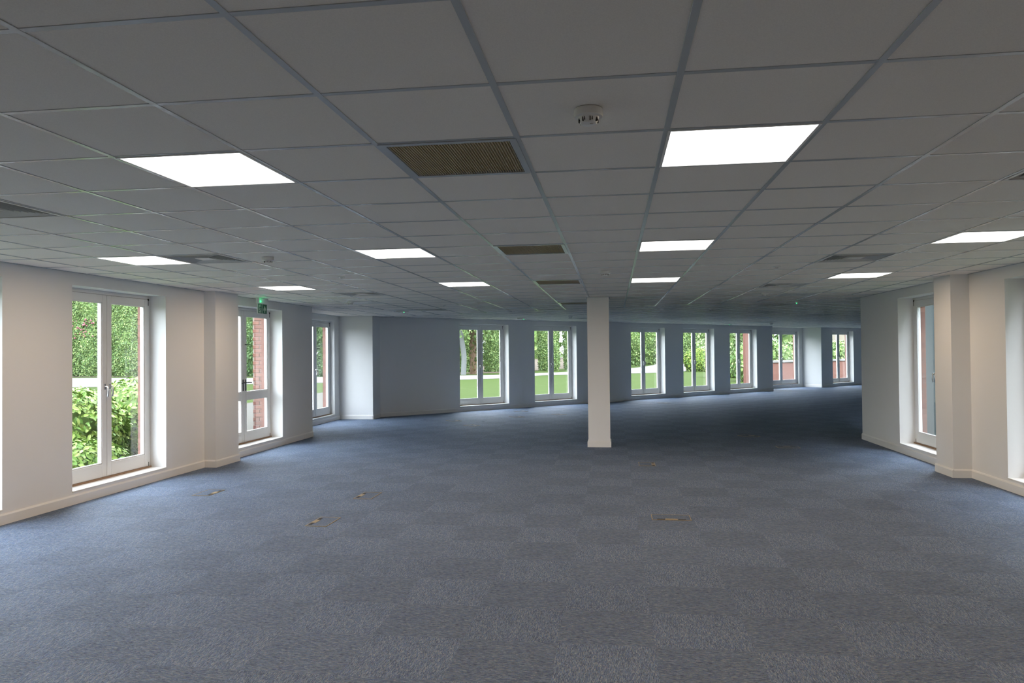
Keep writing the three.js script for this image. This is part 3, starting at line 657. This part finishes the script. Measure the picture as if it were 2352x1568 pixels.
{ // pink blossom in one of the trees across the road
  const pink = std(lin(0.2, 0.065, 0.075), 0.8);
  for (let k = 0; k < 48; k++) { const bl = mesh('blossom', new THREE.IcosahedronGeometry(rr(0.04, 0.09), 0).rotateX(k).translate(rr(-1.3, 1.3), rr(3.9, 5.6), rr(1.2, 1.45)), pink, blossomTree); }
  blossomTree.userData.label = 'tall green tree with pink blossom across the road behind the laurel hedge';
}
{ // near tree whose drooping branches hang in front of the first slanted window, with pale leaning trunk
  const g = group('overhanging_tree');
  const trunk = new THREE.CatmullRomCurve3([[0, 0, 0], [0.05, 1.5, 0], [-0.15, 3.2, 0.2], [0, 5.5, 0]].map((p) => new THREE.Vector3(...p)));
  mesh('trunk', new THREE.TubeGeometry(trunk, 20, 0.2, 10), std(lin(0.10, 0.105, 0.10), 1), g);
  foliage(g, 5200, () => { const a = rr(0, 6.28), r = Math.sqrt(rnd()) * 5.2; return [Math.cos(a) * r, 2.3 + Math.pow(rnd(), 0.6) * 4.2 + r * 0.05, Math.sin(a) * r * 0.5]; }, [0.2, 0.36], [[0.11, 0.165, 0.05], [0.08, 0.13, 0.04], [0.14, 0.19, 0.075]], LM.tree);
  g.position.set(-11.25, GY, -54.6); tag(g, 'tree with pale leaning trunk and drooping light leaves beyond the lawn', 'tree');
  const t = group('ivy_trunk');
  mesh('trunk', new THREE.CylinderGeometry(0.2, 0.27, 6, 12).translate(0, 3, 0), std(lin(0.075, 0.045, 0.026), 1), t);
  foliage(t, 900, () => { const a = rr(0, 6.28); return [Math.cos(a) * 0.26, rr(0, 6), Math.sin(a) * 0.26]; }, [0.15, 0.28], [[0.075, 0.055, 0.022], [0.045, 0.075, 0.02]], LM.tree);
  t.position.set(-10.75, GY, -55.9); tag(t, 'rust brown tree trunk with ivy next to the pale trunk', 'tree');
}
const ROUND_PAL = [[0.095, 0.143, 0.024], [0.134, 0.183, 0.035], [0.055, 0.099, 0.02]];
shrub('round_bush', 6.65, 60.8, 0.95, 0.95, 0.95, 3000, [0.13, 0.24], ROUND_PAL, 'round clipped yellow green bush by the road beyond the lawn', 'bush', null, LM.tree);
shrub('round_bush', 7.7, 63.2, 1.2, 1.35, 1.1, 3000, [0.13, 0.26], PALE_PAL, 'taller pale pinkish green shrub behind the round bush', 'bush', null, LM.tree);
for (let k = 0; k < 3; k++) shrub('low_hedge', 6.7 + k * 0.95, 48.2 - k * 1.55, 0.85, 0.72, 0.72, 2000, [0.12, 0.22], ROUND_PAL, 'low dense hedge outside the last window of the slanted wall', 'hedge', 'low hedge outside the last slanted window', LM.tree);

{ // low brick garden wall with stone coping outside the far bay, hedge behind
  const { m } = planFrame([7.9, 39.3], [17.4, 48.8]), g = group('garden_wall');
  mesh('brickwork', box(0, 13.4, GY, 0.86, -0.22, 0).applyMatrix4(m), M.brickPlain, g);
  mesh('coping', plate(-0.04, 13.44, 0.86, 0.97, -0.27, 0.05, 0.01).applyMatrix4(m), M.stone, g);
  tag(g, 'low red brick garden wall with pale stone coping outside the far bay', 'wall');
  for (let k = 0; k < 6; k++) { const c = new THREE.Vector3(1.2 + k * 2.1, 0, -1.6).applyMatrix4(m); shrub('garden_hedge', c.x, -c.z, 1.35, 1.12, 1.0, 2300, [0.12, 0.24], TREE_PAL, 'leafy hedge standing behind the low brick garden wall', 'hedge', 'hedge behind the garden wall', LM.tree); }
  const h = group('neighbouring_house');
  mesh('wall', box(20, 44, GY, 8, -78, -70), std(lin(0.16, 0.135, 0.10), 0.9), h);
  mesh('roof', box(19.5, 44.5, 8, 8.4, -78.5, -69.5), std(lin(0.16, 0.12, 0.11), 0.9), h);
  for (let k = 0; k < 6; k++) for (const y of [1, 4.4]) mesh('window', box(21.5 + k * 3.8, 23.2 + k * 3.8, y, y + 1.8, -70.05, -69.95), std(lin(0.10, 0.13, 0.17), 0.2), h);
  tag(h, 'pale cream building beyond the garden wall of the far bay', 'building');
}
{ // right hand side: planting close to the wall
  shrub('fern_shrub', 5.7, 12.6, 0.45, 0.42, 0.6, 900, [0.12, 0.22], [[0.08, 0.13, 0.03], [0.11, 0.155, 0.045]], 'low feathery plant outside the half hidden right window', 'plant', null, LM.tree);
  for (const [x, z] of [[11, 15.2], [14.6, 18.6], [18.4, 22.6], [22.6, 26.4]]) hedgeTree(x, z, 1.7, 9, 'added green tree shading the inner wall of the second wing in the courtyard', 'added courtyard trees', TREE_PAL, 2600, [0.2, 0.38]);  // unseen trees added to dull sky reflections in panes and darken the second wing
  const o = group('opposite_building');               // plain wing across the narrow courtyard, made tall to hold back sky light
  mesh('wall', box(12, 20, GY, 10.5, -13.5, 14), M.render, o);
  mesh('coping', box(11.9, 20.1, 10.5, 10.65, -13.6, 14.1), M.stone, o);
  for (let k = 0; k < 8; k++) for (const y of [0.7, 4.2, 7.4]) mesh('window', box(11.96, 12.02, y, y + 1.7, -11.9 + k * 3.2, -10.3 + k * 3.2), std(lin(0.05, 0.07, 0.09), 0.15), o);
  tag(o, 'grey rendered wing across the courtyard outside the half hidden right window', 'building');
}
scene.add(camera);
renderer.render(scene, camera);
